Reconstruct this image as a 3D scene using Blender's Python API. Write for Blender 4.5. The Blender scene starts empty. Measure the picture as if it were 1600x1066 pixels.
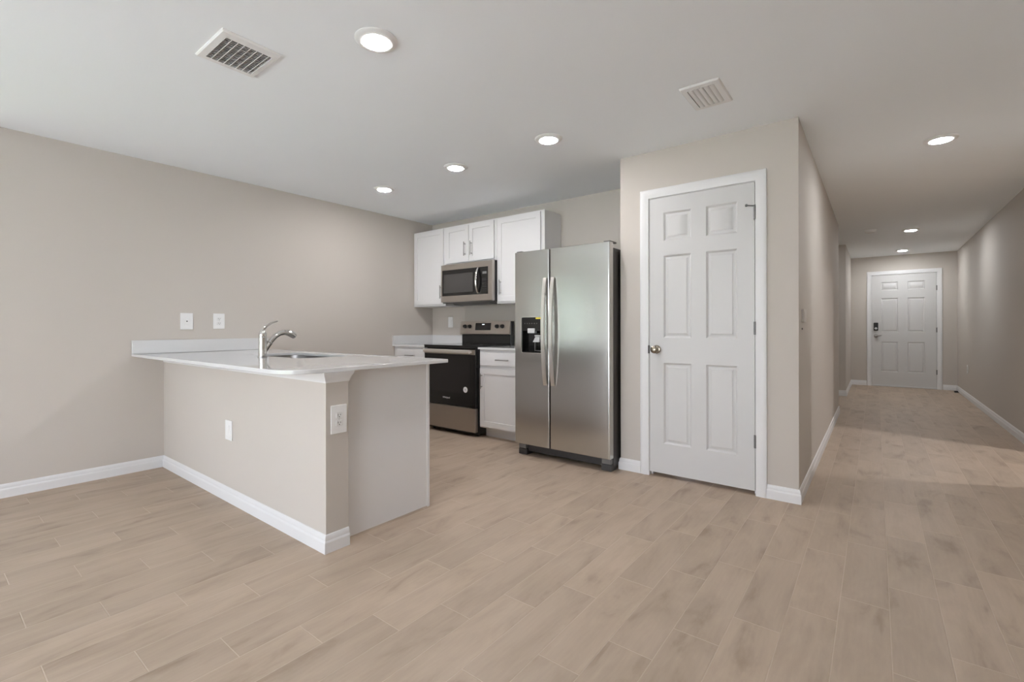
import bpy, bmesh, math, random
from mathutils import Vector, Matrix

random.seed(7)
S = bpy.context.scene
COL = S.collection
R = math.radians

# ------------------------------------------------------------------ camera
cam_d = bpy.data.cameras.new('camera')
cam = bpy.data.objects.new('camera', cam_d)
COL.objects.link(cam)
cam_d.sensor_width = 36.0
cam_d.lens = 733.24 / 1600 * 36
cam_d.shift_y = -(533 - 511.6) / 1600
cam_d.clip_start = 0.05
cam.matrix_world = (Matrix.Translation((0, 0, 1.1171)) @ Matrix.Rotation(R(37.8026), 4, 'Z')
                    @ Matrix.Rotation(R(90), 4, 'X') @ Matrix.Rotation(R(-0.0937), 4, 'Z'))
S.camera = cam

# ------------------------------------------------------------------ world, exposure
SKY = 5.9
w = bpy.data.worlds.new('daylight')
S.world = w
w.use_nodes = True
nt = w.node_tree
bg = nt.nodes['Background']
tc = nt.nodes.new('ShaderNodeTexCoord')
sx = nt.nodes.new('ShaderNodeSeparateXYZ')
rp = nt.nodes.new('ShaderNodeValToRGB')
nt.links.new(tc.outputs['Generated'], sx.inputs[0])
nt.links.new(sx.outputs['Z'], rp.inputs[0])
rp.color_ramp.elements[0].position = 0.0
rp.color_ramp.elements[0].color = (0.93, 0.93, 1.0, 1)
rp.color_ramp.elements[1].position = 0.8
rp.color_ramp.elements[1].color = (0.66, 0.74, 1.0, 1)
nt.links.new(rp.outputs[0], bg.inputs[0])
bg.inputs[1].default_value = SKY

sun_d = bpy.data.lights.new('sun', 'SUN')
sun_d.energy = 150.0; sun_d.angle = R(0.6); sun_d.color = (0.945, 0.95, 1.0)
sun = bpy.data.objects.new('sun', sun_d)
COL.objects.link(sun)
sun.location = (0, 12, 20)
sun.rotation_euler = (R(-28), R(-6), 0)        # high sun coming over the house onto the added light-bouncing slab

S.view_settings.view_transform = 'Standard'
S.view_settings.look = 'None'
S.view_settings.exposure = 0.47
S.view_settings.gamma = 1.0
S.view_settings.use_curve_mapping = False
S.cycles.use_denoising = True
S.cycles.max_bounces = 14
S.cycles.diffuse_bounces = 9
S.cycles.glossy_bounces = 5
S.cycles.sample_clamp_indirect = 6.0
S.cycles.caustics_reflective = False
S.cycles.caustics_refractive = False

DOWNLIGHT = 172.0          # emission of the ceiling light lenses
DOWNCOL = (1.0, 0.975, 0.985)

# ------------------------------------------------------------------ plan (metres)
H = 2.44
XL, YK, YP, XP, XF = -4.543, 4.176, 3.445, -0.385, -1.590
XR, YF, YB = 1.119, 11.226, -2.6
JY0, JY1 = 7.432, 9.27          # opening to the side corridor
DY0, DY1 = 4.90, 6.09           # doorway in the right hall wall
WT = 0.114
PXE, PYA, PYB = -2.154, 1.271, 1.396   # half wall end, front, back
CT = 0.916                      # counter top
ST = 0.021                      # slab thickness

# daylight opening behind the camera
GX0, GX1, GZ = -3.65, 0.5, 2.08
pl = bpy.data.lights.new('sliding_door_portal', 'AREA')
pl.shape = 'RECTANGLE'; pl.size = GX1 - GX0; pl.size_y = GZ
pl.cycles.is_portal = True
po = bpy.data.objects.new('sliding_door_portal', pl)
COL.objects.link(po)
po.location = ((GX0 + GX1) / 2, YB - 0.02, GZ / 2)
po.rotation_euler = (R(90), 0, R(180))   # emits towards +Y

WY0, WY1, WZ0, WZ1 = -2.15, -0.35, 0.62, 2.02     # window in the left wall, behind the camera
pl = bpy.data.lights.new('window_portal', 'AREA')
pl.shape = 'RECTANGLE'; pl.size = WZ1 - WZ0; pl.size_y = WY1 - WY0
pl.cycles.is_portal = True
po = bpy.data.objects.new('window_portal', pl)
COL.objects.link(po)
po.location = (XL - 0.02, (WY0 + WY1) / 2, (WZ0 + WZ1) / 2)
po.rotation_euler = (0, R(-90), 0)

# ------------------------------------------------------------------ materials
def srgb(r, g, b):
    f = lambda c: (c / 255 / 12.92) if c <= 10 else ((c / 255 + 0.055) / 1.055) ** 2.4
    return (f(r), f(g), f(b), 1)

def mat(name, color, rough=0.5, metal=0.0, spec=0.5, emit=None, estr=0.0, bump=None, var=0.0, aniso=0.0, coat=0.0):
    m = bpy.data.materials.new(name)
    m.use_nodes = True
    t = m.node_tree
    b = t.nodes['Principled BSDF']
    b.inputs['Base Color'].default_value = color
    b.inputs['Roughness'].default_value = rough
    b.inputs['Metallic'].default_value = metal
    b.inputs['Specular IOR Level'].default_value = spec
    b.inputs['Anisotropic'].default_value = aniso
    b.inputs['Coat Weight'].default_value = coat
    if emit:
        b.inputs['Emission Color'].default_value = (*emit, 1)
        b.inputs['Emission Strength'].default_value = estr
    if bump or var:
        co = t.nodes.new('ShaderNodeTexCoord')
        n = t.nodes.new('ShaderNodeTexNoise')
        t.links.new(co.outputs['Object'], n.inputs['Vector'])
        n.inputs['Scale'].default_value = bump[0] if bump else 3.0
        n.inputs['Detail'].default_value = 4
        if bump:
            bu = t.nodes.new('ShaderNodeBump')
            bu.inputs['Strength'].default_value = bump[1]
            bu.inputs['Distance'].default_value = 0.002
            t.links.new(n.outputs['Fac'], bu.inputs['Height'])
            t.links.new(bu.outputs[0], b.inputs['Normal'])
        if var:
            mx = t.nodes.new('ShaderNodeMix'); mx.data_type = 'RGBA'
            mx.inputs[6].default_value = tuple(c * (1 - var) for c in color[:3]) + (1,)
            mx.inputs[7].default_value = tuple(min(1, c * (1 + var)) for c in color[:3]) + (1,)
            t.links.new(n.outputs['Fac'], mx.inputs[0])
            t.links.new(mx.outputs[2], b.inputs['Base Color'])
    return m

M = {}
M['wall'] = mat('greige_wall_paint', (0.545, 0.503, 0.458, 1), 0.75, spec=0.25, bump=(220, 0.12))
M['ceiling'] = mat('ceiling_paint', (0.90, 0.93, 0.955, 1), 0.9, spec=0.15, bump=(120, 0.15))
M['trim'] = mat('white_trim_paint', (0.73, 0.725, 0.725, 1), 0.38, spec=0.4)
M['door'] = mat('white_door_paint', (0.595, 0.588, 0.58, 1), 0.42, spec=0.4, bump=(90, 0.04))
M['cabinet'] = mat('white_cabinet_paint', (0.73, 0.72, 0.72, 1), 0.4, spec=0.4)
M['quartz'] = mat('white_quartz', (0.66, 0.66, 0.66, 1), 0.045, spec=0.6, var=0.02)
M['steel'] = mat('brushed_steel', (0.58, 0.575, 0.56, 1), 0.22, metal=1.0)
M['steel_warm'] = mat('warm_brushed_steel', (0.47, 0.435, 0.40, 1), 0.30, metal=1.0)
M['oven_glass'] = mat('dark_oven_window', (0.014, 0.013, 0.013, 1), 0.08, spec=0.5)
M['steel_bright'] = mat('satin_steel_handle', (0.80, 0.77, 0.73, 1), 0.36, metal=1.0)
M['nickel'] = mat('brushed_nickel', (0.36, 0.35, 0.34, 1), 0.30, metal=1.0)
M['hinge'] = mat('dark_nickel_hinge', (0.20, 0.195, 0.19, 1), 0.42, metal=1.0)
M['badge'] = mat('embossed_steel_badge', (0.66, 0.65, 0.63, 1), 0.26, metal=1.0)
M['chrome'] = mat('polished_chrome', (0.72, 0.71, 0.69, 1), 0.09, metal=1.0)
M['brass'] = mat('aged_brass', (0.30, 0.26, 0.21, 1), 0.22, metal=1.0)
M['black_glass'] = mat('black_glass', (0.008, 0.008, 0.008, 1), 0.06, spec=0.5)
M['glass_dark'] = mat('smoked_window', (0.055, 0.052, 0.05, 1), 0.12, spec=0.5)
M['putty'] = mat('putty_plastic', (0.56, 0.52, 0.49, 1), 0.5)
M['black'] = mat('black_enamel', (0.012, 0.012, 0.012, 1), 0.32)
M['black_plastic'] = mat('black_plastic', (0.016, 0.015, 0.015, 1), 0.45)
M['case'] = mat('dark_grey_case', (0.045, 0.042, 0.042, 1), 0.45)
M['grey_plastic'] = mat('grey_plastic', (0.16, 0.155, 0.15, 1), 0.5)
M['light_grey'] = mat('light_grey_plastic', (0.55, 0.55, 0.55, 1), 0.4)
M['white_plastic'] = mat('white_plastic', (0.80, 0.795, 0.785, 1), 0.35)
M['print'] = mat('white_print', (0.80, 0.80, 0.80, 1), 0.5)
M['yellow'] = mat('yellow_sticker', (0.75, 0.62, 0.08, 1), 0.5)
M['lens'] = mat('light_lens', (0.9, 0.88, 0.85, 1), 0.5, emit=DOWNCOL, estr=DOWNLIGHT)
M['lens_bright'] = mat('bright_light_lens', (0.9, 0.88, 0.85, 1), 0.5, emit=DOWNCOL, estr=DOWNLIGHT * 6)
M['lens_hall'] = mat('hall_light_lens', (0.9, 0.88, 0.85, 1), 0.5, emit=(0.95, 0.975, 1.0), estr=DOWNLIGHT * 1.4)
M['display'] = mat('lit_clock_digits', (0.6, 0.6, 0.6, 1), 0.5, emit=(0.9, 0.95, 1.0), estr=0.7)
M['vent_dark'] = mat('duct_shadow_grey', (0.16, 0.16, 0.16, 1), 0.7)
M['dark'] = mat('dark_slot', (0.02, 0.02, 0.02, 1), 0.6)
M['caulk'] = mat('tan_caulk', (0.50, 0.42, 0.34, 1), 0.7)
M['grass'] = mat('lawn', (0.06, 0.075, 0.04, 1), 0.9, var=0.4)
M['sky_screen'] = mat('green_sky_screen', (0.085, 0.105, 0.078, 1), 0.8, var=0.15)
M['bounce_slab'] = mat('pale_bounce_slab', (0.62, 0.605, 0.615, 1), 0.85, var=0.06)
M['glass'] = None

def floor_material():
    m = bpy.data.materials.new('wood_look_plank_tile')
    m.use_nodes = True
    t = m.node_tree; N = t.nodes; L = t.links
    b = N['Principled BSDF']
    def math_(op, a, bb=None, c=None):
        n = N.new('ShaderNodeMath'); n.operation = op
        for i, v in enumerate((a, bb, c)):
            if v is None: continue
            if isinstance(v, (int, float)): n.inputs[i].default_value = v
            else: L.new(v, n.inputs[i])
        return n.outputs[0]
    co = N.new('ShaderNodeTexCoord')
    sp = N.new('ShaderNodeSeparateXYZ'); L.new(co.outputs['Object'], sp.inputs[0])
    X, Y = sp.outputs['X'], sp.outputs['Y']
    u = math_('DIVIDE', math_('SUBTRACT', X, 0.041), 0.159)
    k = math_('FLOOR', u); fu = math_('FRACT', u)
    v = math_('DIVIDE', math_('SUBTRACT', math_('SUBTRACT', Y, 0.48), math_('MULTIPLY', math_('ADD', k, 13.0), 0.21)), 0.63)
    j = math_('FLOOR', v); fv = math_('FRACT', v)
    du = math_('MULTIPLY', math_('MINIMUM', fu, math_('SUBTRACT', 1.0, fu)), 0.159)
    dv = math_('MULTIPLY', math_('MINIMUM', fv, math_('SUBTRACT', 1.0, fv)), 0.63)
    def seam(dist, amount):
        mr = N.new('ShaderNodeMapRange'); L.new(dist, mr.inputs[0])
        mr.inputs[1].default_value = 0.0010; mr.inputs[2].default_value = 0.0022
        mr.inputs[3].default_value = amount; mr.inputs[4].default_value = 0.0
        return mr.outputs[0]
    grout = math_('MAXIMUM', seam(du, 0.62), seam(dv, 0.85))
    groove = math_('MAXIMUM', seam(du, 1.0), seam(dv, 1.0))
    cid = N.new('ShaderNodeCombineXYZ'); L.new(k, cid.inputs[0]); L.new(j, cid.inputs[1])
    wn = N.new('ShaderNodeTexWhiteNoise'); wn.noise_dimensions = '3D'; L.new(cid.outputs[0], wn.inputs['Vector'])
    # per-plank offset of the grain
    sc = N.new('ShaderNodeVectorMath'); sc.operation = 'MULTIPLY_ADD'
    L.new(wn.outputs['Color'], sc.inputs[0]); sc.inputs[1].default_value = (17, 23, 11)
    L.new(co.outputs['Object'], sc.inputs[2])
    def stretched(sxx, syy):
        q = N.new('ShaderNodeVectorMath'); q.operation = 'MULTIPLY'
        L.new(sc.outputs[0], q.inputs[0]); q.inputs[1].default_value = (sxx, syy, 1.0)
        return q.outputs[0]
    n1 = N.new('ShaderNodeTexNoise'); L.new(stretched(9.0, 2.4), n1.inputs['Vector'])
    n1.inputs['Scale'].default_value = 1.0; n1.inputs['Detail'].default_value = 5; n1.inputs['Roughness'].default_value = 0.6
    n1.inputs['Distortion'].default_value = 0.5
    n2 = N.new('ShaderNodeTexNoise'); L.new(stretched(55.0, 5.0), n2.inputs['Vector'])
    n2.inputs['Scale'].default_value = 1.0; n2.inputs['Detail'].default_value = 6; n2.inputs['Roughness'].default_value = 0.65
    n2.inputs['Distortion'].default_value = 1.0
    n3 = N.new('ShaderNodeTexNoise'); L.new(stretched(1.6, 1.1), n3.inputs['Vector'])
    n3.inputs['Scale'].default_value = 1.0; n3.inputs['Detail'].default_value = 2
    wv = N.new('ShaderNodeTexWave'); L.new(stretched(7.0, 1.4), wv.inputs['Vector'])
    wv.bands_direction = 'X'
    wv.inputs['Scale'].default_value = 2.2; wv.inputs['Distortion'].default_value = 7.0
    wv.inputs['Detail'].default_value = 2.5; wv.inputs['Detail Scale'].default_value = 1.2
    cr = N.new('ShaderNodeValToRGB'); L.new(n1.outputs['Fac'], cr.inputs[0])
    e = cr.color_ramp.elements
    e[0].position = 0.24; e[0].color = FL_DARK
    e[1].position = 0.60; e[1].color = FL_LIGHT
    x = e.new(0.42); x.color = FL_MID
    def mixc(fac, A, B, mode='MIX'):
        q = N.new('ShaderNodeMix'); q.data_type = 'RGBA'; q.blend_type = mode
        if isinstance(fac, (int, float)): q.inputs[0].default_value = fac
        else: L.new(fac, q.inputs[0])
        for idx, c in ((6, A), (7, B)):
            if isinstance(c, tuple): q.inputs[idx].default_value = c
            else: L.new(c, q.inputs[idx])
        return q.outputs[2]
    def gain(src, lo, hi):
        q = N.new('ShaderNodeMapRange'); L.new(src, q.inputs[0])
        q.inputs[1].default_value = 0.25; q.inputs[2].default_value = 0.75
        q.inputs[3].default_value = lo; q.inputs[4].default_value = hi
        c = N.new('ShaderNodeCombineColor')
        for i in range(3): L.new(q.outputs[0], c.inputs[i])
        return c.outputs[0]
    col = mixc(1.0, cr.outputs[0], gain(n2.outputs['Fac'], 0.955, 1.035), 'MULTIPLY')
    col = mixc(1.0, col, gain(wv.outputs['Fac'], 0.99, 1.005), 'MULTIPLY')
    col = mixc(1.0, col, gain(wn.outputs['Value'], 0.965, 1.035), 'MULTIPLY')
    col = mixc(1.0, col, gain(n3.outputs['Fac'], 0.95, 1.05), 'MULTIPLY')
    col = mixc(grout, col, FL_GROUT)
    L.new(col, b.inputs['Base Color'])
    rr = N.new('ShaderNodeMapRange'); L.new(n2.outputs['Fac'], rr.inputs[0])
    rr.inputs[3].default_value = 0.42; rr.inputs[4].default_value = 0.58
    L.new(rr.outputs[0], b.inputs['Roughness'])
    b.inputs['Specular IOR Level'].default_value = 0.35
    hgt = math_('SUBTRACT', math_('MULTIPLY', n2.outputs['Fac'], 0.12), groove)
    bu = N.new('ShaderNodeBump'); bu.inputs['Strength'].default_value = 0.5; bu.inputs['Distance'].default_value = 0.002
    L.new(hgt, bu.inputs['Height']); L.new(bu.outputs[0], b.inputs['Normal'])
    return m

FL_DARK = (0.288, 0.216, 0.158, 1)
FL_MID = (0.404, 0.316, 0.240, 1)
FL_LIGHT = (0.447, 0.353, 0.272, 1)
FL_GROUT = (0.550, 0.451, 0.358, 1)
M['floor'] = floor_material()

def glass_material():
    m = bpy.data.materials.new('clear_glass')
    m.use_nodes = True
    t = m.node_tree
    b = t.nodes['Principled BSDF']
    out = t.nodes['Material Output']
    tr = t.nodes.new('ShaderNodeBsdfTransparent'); tr.inputs[0].default_value = (0.95, 0.97, 0.96, 1)
    gl = t.nodes.new('ShaderNodeBsdfGlossy'); gl.inputs['Roughness'].default_value = 0.02
    lw = t.nodes.new('ShaderNodeLayerWeight'); lw.inputs['Blend'].default_value = 0.5
    pw = t.nodes.new('ShaderNodeMath'); pw.operation = 'POWER'; pw.inputs[1].default_value = 5.0
    fr = t.nodes.new('ShaderNodeMath'); fr.operation = 'MULTIPLY_ADD'; fr.inputs[1].default_value = 0.5; fr.inputs[2].default_value = 0.04
    t.links.new(lw.outputs['Facing'], pw.inputs[0]); t.links.new(pw.outputs[0], fr.inputs[0])
    mx = t.nodes.new('ShaderNodeMixShader')
    t.links.new(fr.outputs[0], mx.inputs[0]); t.links.new(tr.outputs[0], mx.inputs[1]); t.links.new(gl.outputs[0], mx.inputs[2])
    t.links.new(mx.outputs[0], out.inputs[0])
    t.nodes.remove(b)
    return m
M['glass'] = glass_material()

# ------------------------------------------------------------------ mesh helpers (all in world metres)
WL = {}          # object -> world location of its origin

def V(*a): return Vector(a)

def box(bm, x0, x1, y0, y1, z0, z1, bev=0.0, seg=2, mi=0):
    r = bmesh.ops.create_cube(bm, size=1.0)
    vs = r['verts']
    for v in vs:
        v.co = Vector(((x0 + x1) / 2 + v.co.x * (x1 - x0), (y0 + y1) / 2 + v.co.y * (y1 - y0), (z0 + z1) / 2 + v.co.z * (z1 - z0)))
    fs = list({f for v in vs for f in v.link_faces})
    for f in fs: f.material_index = mi
    if bev > 0:
        es = list({e for v in vs for e in v.link_edges})
        q = bmesh.ops.bevel(bm, geom=es, offset=bev, segments=seg, affect='EDGES', profile=0.5)
        for f in q['faces']: f.material_index = mi

def rings(bm, loops, closed=True, caps=True, mi=0):
    """skin a list of equal-length vertex loops"""
    rv = [[bm.verts.new(p) for p in lp] for lp in loops]
    n = len(rv[0])
    for a, b in zip(rv, rv[1:]):
        for i in range(n if closed else n - 1):
            f = bm.faces.new((a[i], a[(i + 1) % n], b[(i + 1) % n], b[i])); f.material_index = mi
    if caps and closed:
        for lp, rev in ((rv[0], True), (rv[-1], False)):
            f = bm.faces.new(list(reversed(lp)) if rev else lp); f.material_index = mi
    return rv

def frame(d):
    d = d.normalized()
    a = Vector((0, 0, 1)) if abs(d.z) < 0.9 else Vector((1, 0, 0))
    u = d.cross(a).normalized()
    return u, d.cross(u).normalized()

def tube(bm, pts, rad, n=16, mi=0, flat=1.0):
    pts = [Vector(p) for p in pts]
    if not isinstance(rad, (list, tuple)): rad = [rad] * len(pts)
    loops = []
    u = None
    for i, p in enumerate(pts):
        d = (pts[min(i + 1, len(pts) - 1)] - pts[max(i - 1, 0)]).normalized()
        if u is None: u, v = frame(d)
        else:
            u = (u - d * u.dot(d)).normalized(); v = d.cross(u).normalized()
        loops.append([p + (u * math.cos(2 * math.pi * k / n) + v * flat * math.sin(2 * math.pi * k / n)) * rad[i] for k in range(n)])
    rings(bm, loops, mi=mi)

def lathe(bm, prof, origin, axis=(0, 0, 1), n=32, mi=0):
    """prof: (radius, height along axis); closed at both ends"""
    o = Vector(origin); ax = Vector(axis).normalized(); u, v = frame(ax)
    loops = [[o + ax * h + (u * math.cos(2 * math.pi * k / n) + v * math.sin(2 * math.pi * k / n)) * max(r, 1e-4) for k in range(n)] for r, h in prof]
    rings(bm, loops, mi=mi)

def prism(bm, poly, axis, a, b, mi=0):
    """poly of 2-D points extruded along an axis ('x': (y,z), 'y': (x,z), 'z': (x,y))"""
    f = {'x': lambda p, t: (t, p[0], p[1]), 'y': lambda p, t: (p[0], t, p[1]), 'z': lambda p, t: (p[0], p[1], t)}[axis]
    rings(bm, [[Vector(f(p, a)) for p in poly], [Vector(f(p, b)) for p in poly]], mi=mi)

def sweep(bm, path, normal, prof, mi=0):
    """mitred moulding: prof (a,b): a sideways = normal x direction, b along normal"""
    path = [Vector(p) for p in path]; nrm = Vector(normal).normalized()
    loops = []
    for i, p in enumerate(path):
        d0 = (p - path[i - 1]).normalized() if i else None
        d1 = (path[i + 1] - p).normalized() if i < len(path) - 1 else None
        s0 = nrm.cross(d0) if d0 else None
        s1 = nrm.cross(d1) if d1 else None
        if s0 is None: s = s1
        elif s1 is None: s = s0
        else:
            s = (s0 + s1).normalized(); s = s / s.dot(s0)
        loops.append([p + s * a + nrm * b for a, b in prof])
    rings(bm, loops, mi=mi)

def rrect(x0, x1, y0, y1, r, n=6):
    out = []
    for cx, cy, a0 in ((x1 - r, y1 - r, 0), (x0 + r, y1 - r, 90), (x0 + r, y0 + r, 180), (x1 - r, y0 + r, 270)):
        for i in range(n + 1):
            a = R(a0 + 90 * i / n); out.append((cx + r * math.cos(a), cy + r * math.sin(a)))
    return out

def NB(): return bmesh.new()

def finish(name, bm, mats):
    bmesh.ops.recalc_face_normals(bm, faces=bm.faces)
    for f in bm.faces: f.smooth = True
    for e in bm.edges:
        if len(e.link_faces) == 2:
            a = e.calc_face_angle(0); q = [f.calc_area() for f in e.link_faces]
            if a > 0.55 or (a > 0.12 and max(q) > 7 * min(q)): e.smooth = False
    me = bpy.data.meshes.new(name); bm.to_mesh(me); bm.free()
    for m in (mats if isinstance(mats, (list, tuple)) else [mats]): me.materials.append(M[m])
    return me

def obj(name, bm, mats, parent=None, loc=None, **props):
    """one mesh object; loc is its origin (world); with a parent the origin is the parent's"""
    L = WL[parent] if parent is not None else Vector(loc) if loc else Vector((0, 0, 0))
    if parent is not None and loc is not None: L = Vector(loc)
    bm.transform(Matrix.Translation(-L))
    o = bpy.data.objects.new(name, finish(name, bm, mats)); COL.objects.link(o)
    if parent is not None:
        o.parent = parent; o.location = L - WL[parent]
    else: o.location = L
    WL[o] = L
    for k, v in props.items(): o[k] = v
    return o

def thing(name, label, cat, loc, group=None):
    o = bpy.data.objects.new(name, None); COL.objects.link(o)
    o.empty_display_size = 0.05; o.location = loc; WL[o] = Vector(loc)
    o['label'] = label; o['category'] = cat
    if group: o['group'] = group
    return o

def struct(name, bm, mats, parent=None, **props):
    o = obj(name, bm, mats, parent, **props); o['kind'] = 'structure'
    return o

def text_mesh(name, body, size, depth, matrix, mname, parent):
    cu = bpy.data.curves.new(name, 'FONT'); cu.body = body; cu.size = size; cu.extrude = depth
    cu.align_x = 'CENTER'; cu.align_y = 'CENTER'
    t = bpy.data.objects.new(name + '_text', cu); COL.objects.link(t)
    dg = bpy.context.evaluated_depsgraph_get()
    me = bpy.data.meshes.new_from_object(t.evaluated_get(dg))
    bpy.data.objects.remove(t); bpy.data.curves.remove(cu)
    me.transform(matrix); me.transform(Matrix.Translation(-WL[parent]))
    me.materials.clear(); me.materials.append(M[mname])
    o = bpy.data.objects.new(name, me); COL.objects.link(o); o.parent = parent; WL[o] = WL[parent]
    return o

FACE_CAM = Matrix.Rotation(R(90), 4, 'X')     # text in XY -> standing in XZ, read from -Y

# ------------------------------------------------------------------ room shell
bm = NB(); box(bm, XL - 0.1, 4.2, YB - 0.1, YF + 0.1, -0.06, 0.0)
struct('floor', bm, 'floor')
bm = NB(); box(bm, XL - 0.1, 4.2, YB - 0.1, YF + 0.1, H, H + 0.06)
struct('ceiling', bm, 'ceiling')

bm = NB()
box(bm, XL - 0.1, XL, WY1, YK + 0.1, 0, H); box(bm, XL - 0.1, XL, YB - 0.1, WY0, 0, H)
box(bm, XL - 0.1, XL, WY0, WY1, 0, WZ0); box(bm, XL - 0.1, XL, WY0, WY1, WZ1, H)
struct('wall_left', bm, 'wall')
bm = NB(); box(bm, XL, XF + WT, YK, YK + 0.1, 0, H); struct('wall_kitchen', bm, 'wall')

# pantry closet: front with the door opening, left side, hall side, back
OX0, OX1, OZ = -1.359, -0.628, 2.086
bm = NB()
box(bm, XF, OX0, YP, YP + WT, 0, H); box(bm, OX1, XP, YP, YP + WT, 0, H); box(bm, OX0, OX1, YP, YP + WT, OZ, H)
struct('wall_pantry_front', bm, 'wall')
bm = NB(); box(bm, XF, XF + WT, YP + WT, YK, 0, H); struct('wall_pantry_side', bm, 'wall')
bm = NB(); box(bm, XF + WT, XP - WT, YK + 0.35, YK + 0.45, 0, H); struct('wall_pantry_back', bm, 'wall')
bm = NB(); box(bm, XP - WT, XP, YP + WT, JY0, 0, H); struct('wall_hall_left', bm, 'wall')
bm = NB(); box(bm, XP - WT, XP, JY1 + WT, YF + 0.1, 0, H); struct('wall_entry_left', bm, 'wall')
bm = NB(); box(bm, -2.5, XP, JY1, JY1 + WT, 0, H); struct('wall_corridor_far', bm, 'wall')
bm = NB(); box(bm, -2.5, XP - WT, JY0 - WT, JY0, 0, H); struct('wall_corridor_near', bm, 'wall')
bm = NB(); box(bm, -2.6, -2.5, JY0 - WT, JY1 + WT, 0, H); struct('wall_corridor_end', bm, 'wall')
# hall right wall with the doorway to a lit side room
bm = NB()
box(bm, XR, XR + WT, YB, DY0, 0, H); box(bm, XR, XR + WT, DY1, YF + 0.1, 0, H); box(bm, XR, XR + WT, DY0, DY1, 2.06, H)
struct('wall_hall_right', bm, 'wall')
bm = NB(); box(bm, 4.1, 4.2, 4.0, 7.6, 0, H); struct('wall_side_room_right', bm, 'wall')
bm = NB(); box(bm, XR + WT, 4.1, 3.9, 4.0, 0, H); struct('wall_side_room_near', bm, 'wall')
bm = NB(); box(bm, XR + WT, 4.1, 7.6, 7.7, 0, H); struct('wall_side_room_far', bm, 'wall')
# entry wall with the front door opening
EX0, EX1, EZ = -0.073, 0.860, 2.092
bm = NB()
box(bm, XP, EX0, YF, YF + 0.12, 0, H); box(bm, EX1, XR, YF, YF + 0.12, 0, H); box(bm, EX0, EX1, YF, YF + 0.12, EZ, H)
struct('wall_entry', bm, 'wall')
# wall behind the camera with the wide sliding glass door
bm = NB()
box(bm, XL - 0.1, GX0, YB - 0.12, YB, 0, H); box(bm, GX1, XR + WT, YB - 0.12, YB, 0, H); box(bm, GX0, GX1, YB - 0.12, YB, GZ, H)
struct('wall_behind', bm, 'wall')
bm = NB()
for x in (GX0, (GX0 + GX1) / 2 - 0.03, GX1 - 0.05): box(bm, x, x + 0.05, YB - 0.09, YB - 0.04, 0, GZ)
box(bm, GX0, GX1, YB - 0.09, YB - 0.04, 0, 0.05); box(bm, GX0, GX1, YB - 0.09, YB - 0.04, GZ - 0.05, GZ)
wf = struct('window_1', bm, 'trim')
bm = NB(); box(bm, GX0 + 0.05, GX1 - 0.05, YB - 0.068, YB - 0.062, 0.05, GZ - 0.05)
struct('glass_pane', bm, 'glass', wf)
bm = NB()
for y in (WY0, (WY0 + WY1) / 2 - 0.02, WY1 - 0.04): box(bm, XL - 0.08, XL - 0.04, y, y + 0.04, WZ0, WZ1)
for z in (WZ0, (WZ0 + WZ1) / 2 - 0.02, WZ1 - 0.04): box(bm, XL - 0.08, XL - 0.04, WY0, WY1, z, z + 0.04)
wf = struct('window_2', bm, 'trim')
bm = NB(); box(bm, XL - 0.063, XL - 0.057, WY0 + 0.04, WY1 - 0.04, WZ0 + 0.04, WZ1 - 0.04)
struct('glass_pane', bm, 'glass', wf)
bm = NB(); box(bm, -14, XL - 0.11, YB - 0.13, 6, -0.12, -0.08); box(bm, -14, 8, YB - 14, YB - 0.13, -0.12, -0.08)
struct('ground_outside', bm, 'grass')
bm = NB(); box(bm, -7.6, -6.6, YB - 9, 7, -0.08, 3.6, 0.05)  # added unseen screen: blocks sky at the left window, dims its refrigerator reflection
hd = obj('sky_screen_outside', bm, 'sky_screen'); hd['kind'] = 'structure'
bm = NB(); box(bm, -5.5, 5, YB - 5.5, YB - 0.13, -0.08, -0.03)  # added unseen slab: bounces sunlight through the sliding door to brighten the ceiling
struct('bounce_slab_outside', bm, 'bounce_slab')
# half wall of the peninsula
bm = NB(); box(bm, XL, PXE, PYA, PYB, 0, CT - ST - 0.001); struct('wall_peninsula', bm, 'wall')

# ------------------------------------------------------------------ mouldings
BP = [(0, 0), (0.014, 0), (0.014, 0.052), (0.0125, 0.058), (0.0095, 0.062), (0.0095, 0.074), (0.0075, 0.082), (0.004, 0.089), (0, 0.09)]
def baseboard(name, pts, flip=False):
    bm = NB()
    # sideways = Z x direction = left of travel
    sweep(bm, [(x, y, 0) for x, y in pts], (0, 0, 1), [(a * (-1 if flip else 1), b) for a, b in BP])
    struct(name, bm, 'trim')
baseboard('baseboard_left', [(XL, YB), (XL, PYA)], True)
baseboard('baseboard_peninsula', [(XL, PYA), (PXE, PYA), (PXE, PYB)], True)
baseboard('baseboard_pantry_left', [(XF, YP + 0.1), (XF, YP), (-1.4245, YP)], True)
baseboard('baseboard_hall_left', [(-0.569, YP), (XP, YP), (XP, JY0), (XP - 0.25, JY0)], True)
baseboard('baseboard_entry_left', [(-2.5, JY1), (XP, JY1), (XP, YF), (-0.143, YF)], True)
baseboard('baseboard_hall_right', [(0.934, YF), (XR, YF), (XR, DY1)], True)
baseboard('baseboard_right', [(XR, DY0), (XR, YB)], True)
# cove moulding under the overhanging slab
CV = [(0, 0.842), (0.004, 0.842), (0.006, 0.852), (0.013, 0.870), (0.020, 0.882), (0.023, 0.8945), (0, 0.8945)]
bm = NB(); sweep(bm, [(XL, PYA, 0), (PXE, PYA, 0), (PXE, PYB, 0), (PXE - 0.04, PYB, 0)], (0, 0, 1), [(-a, b) for a, b in CV])
struct('trim_1', bm, 'trim')

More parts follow.
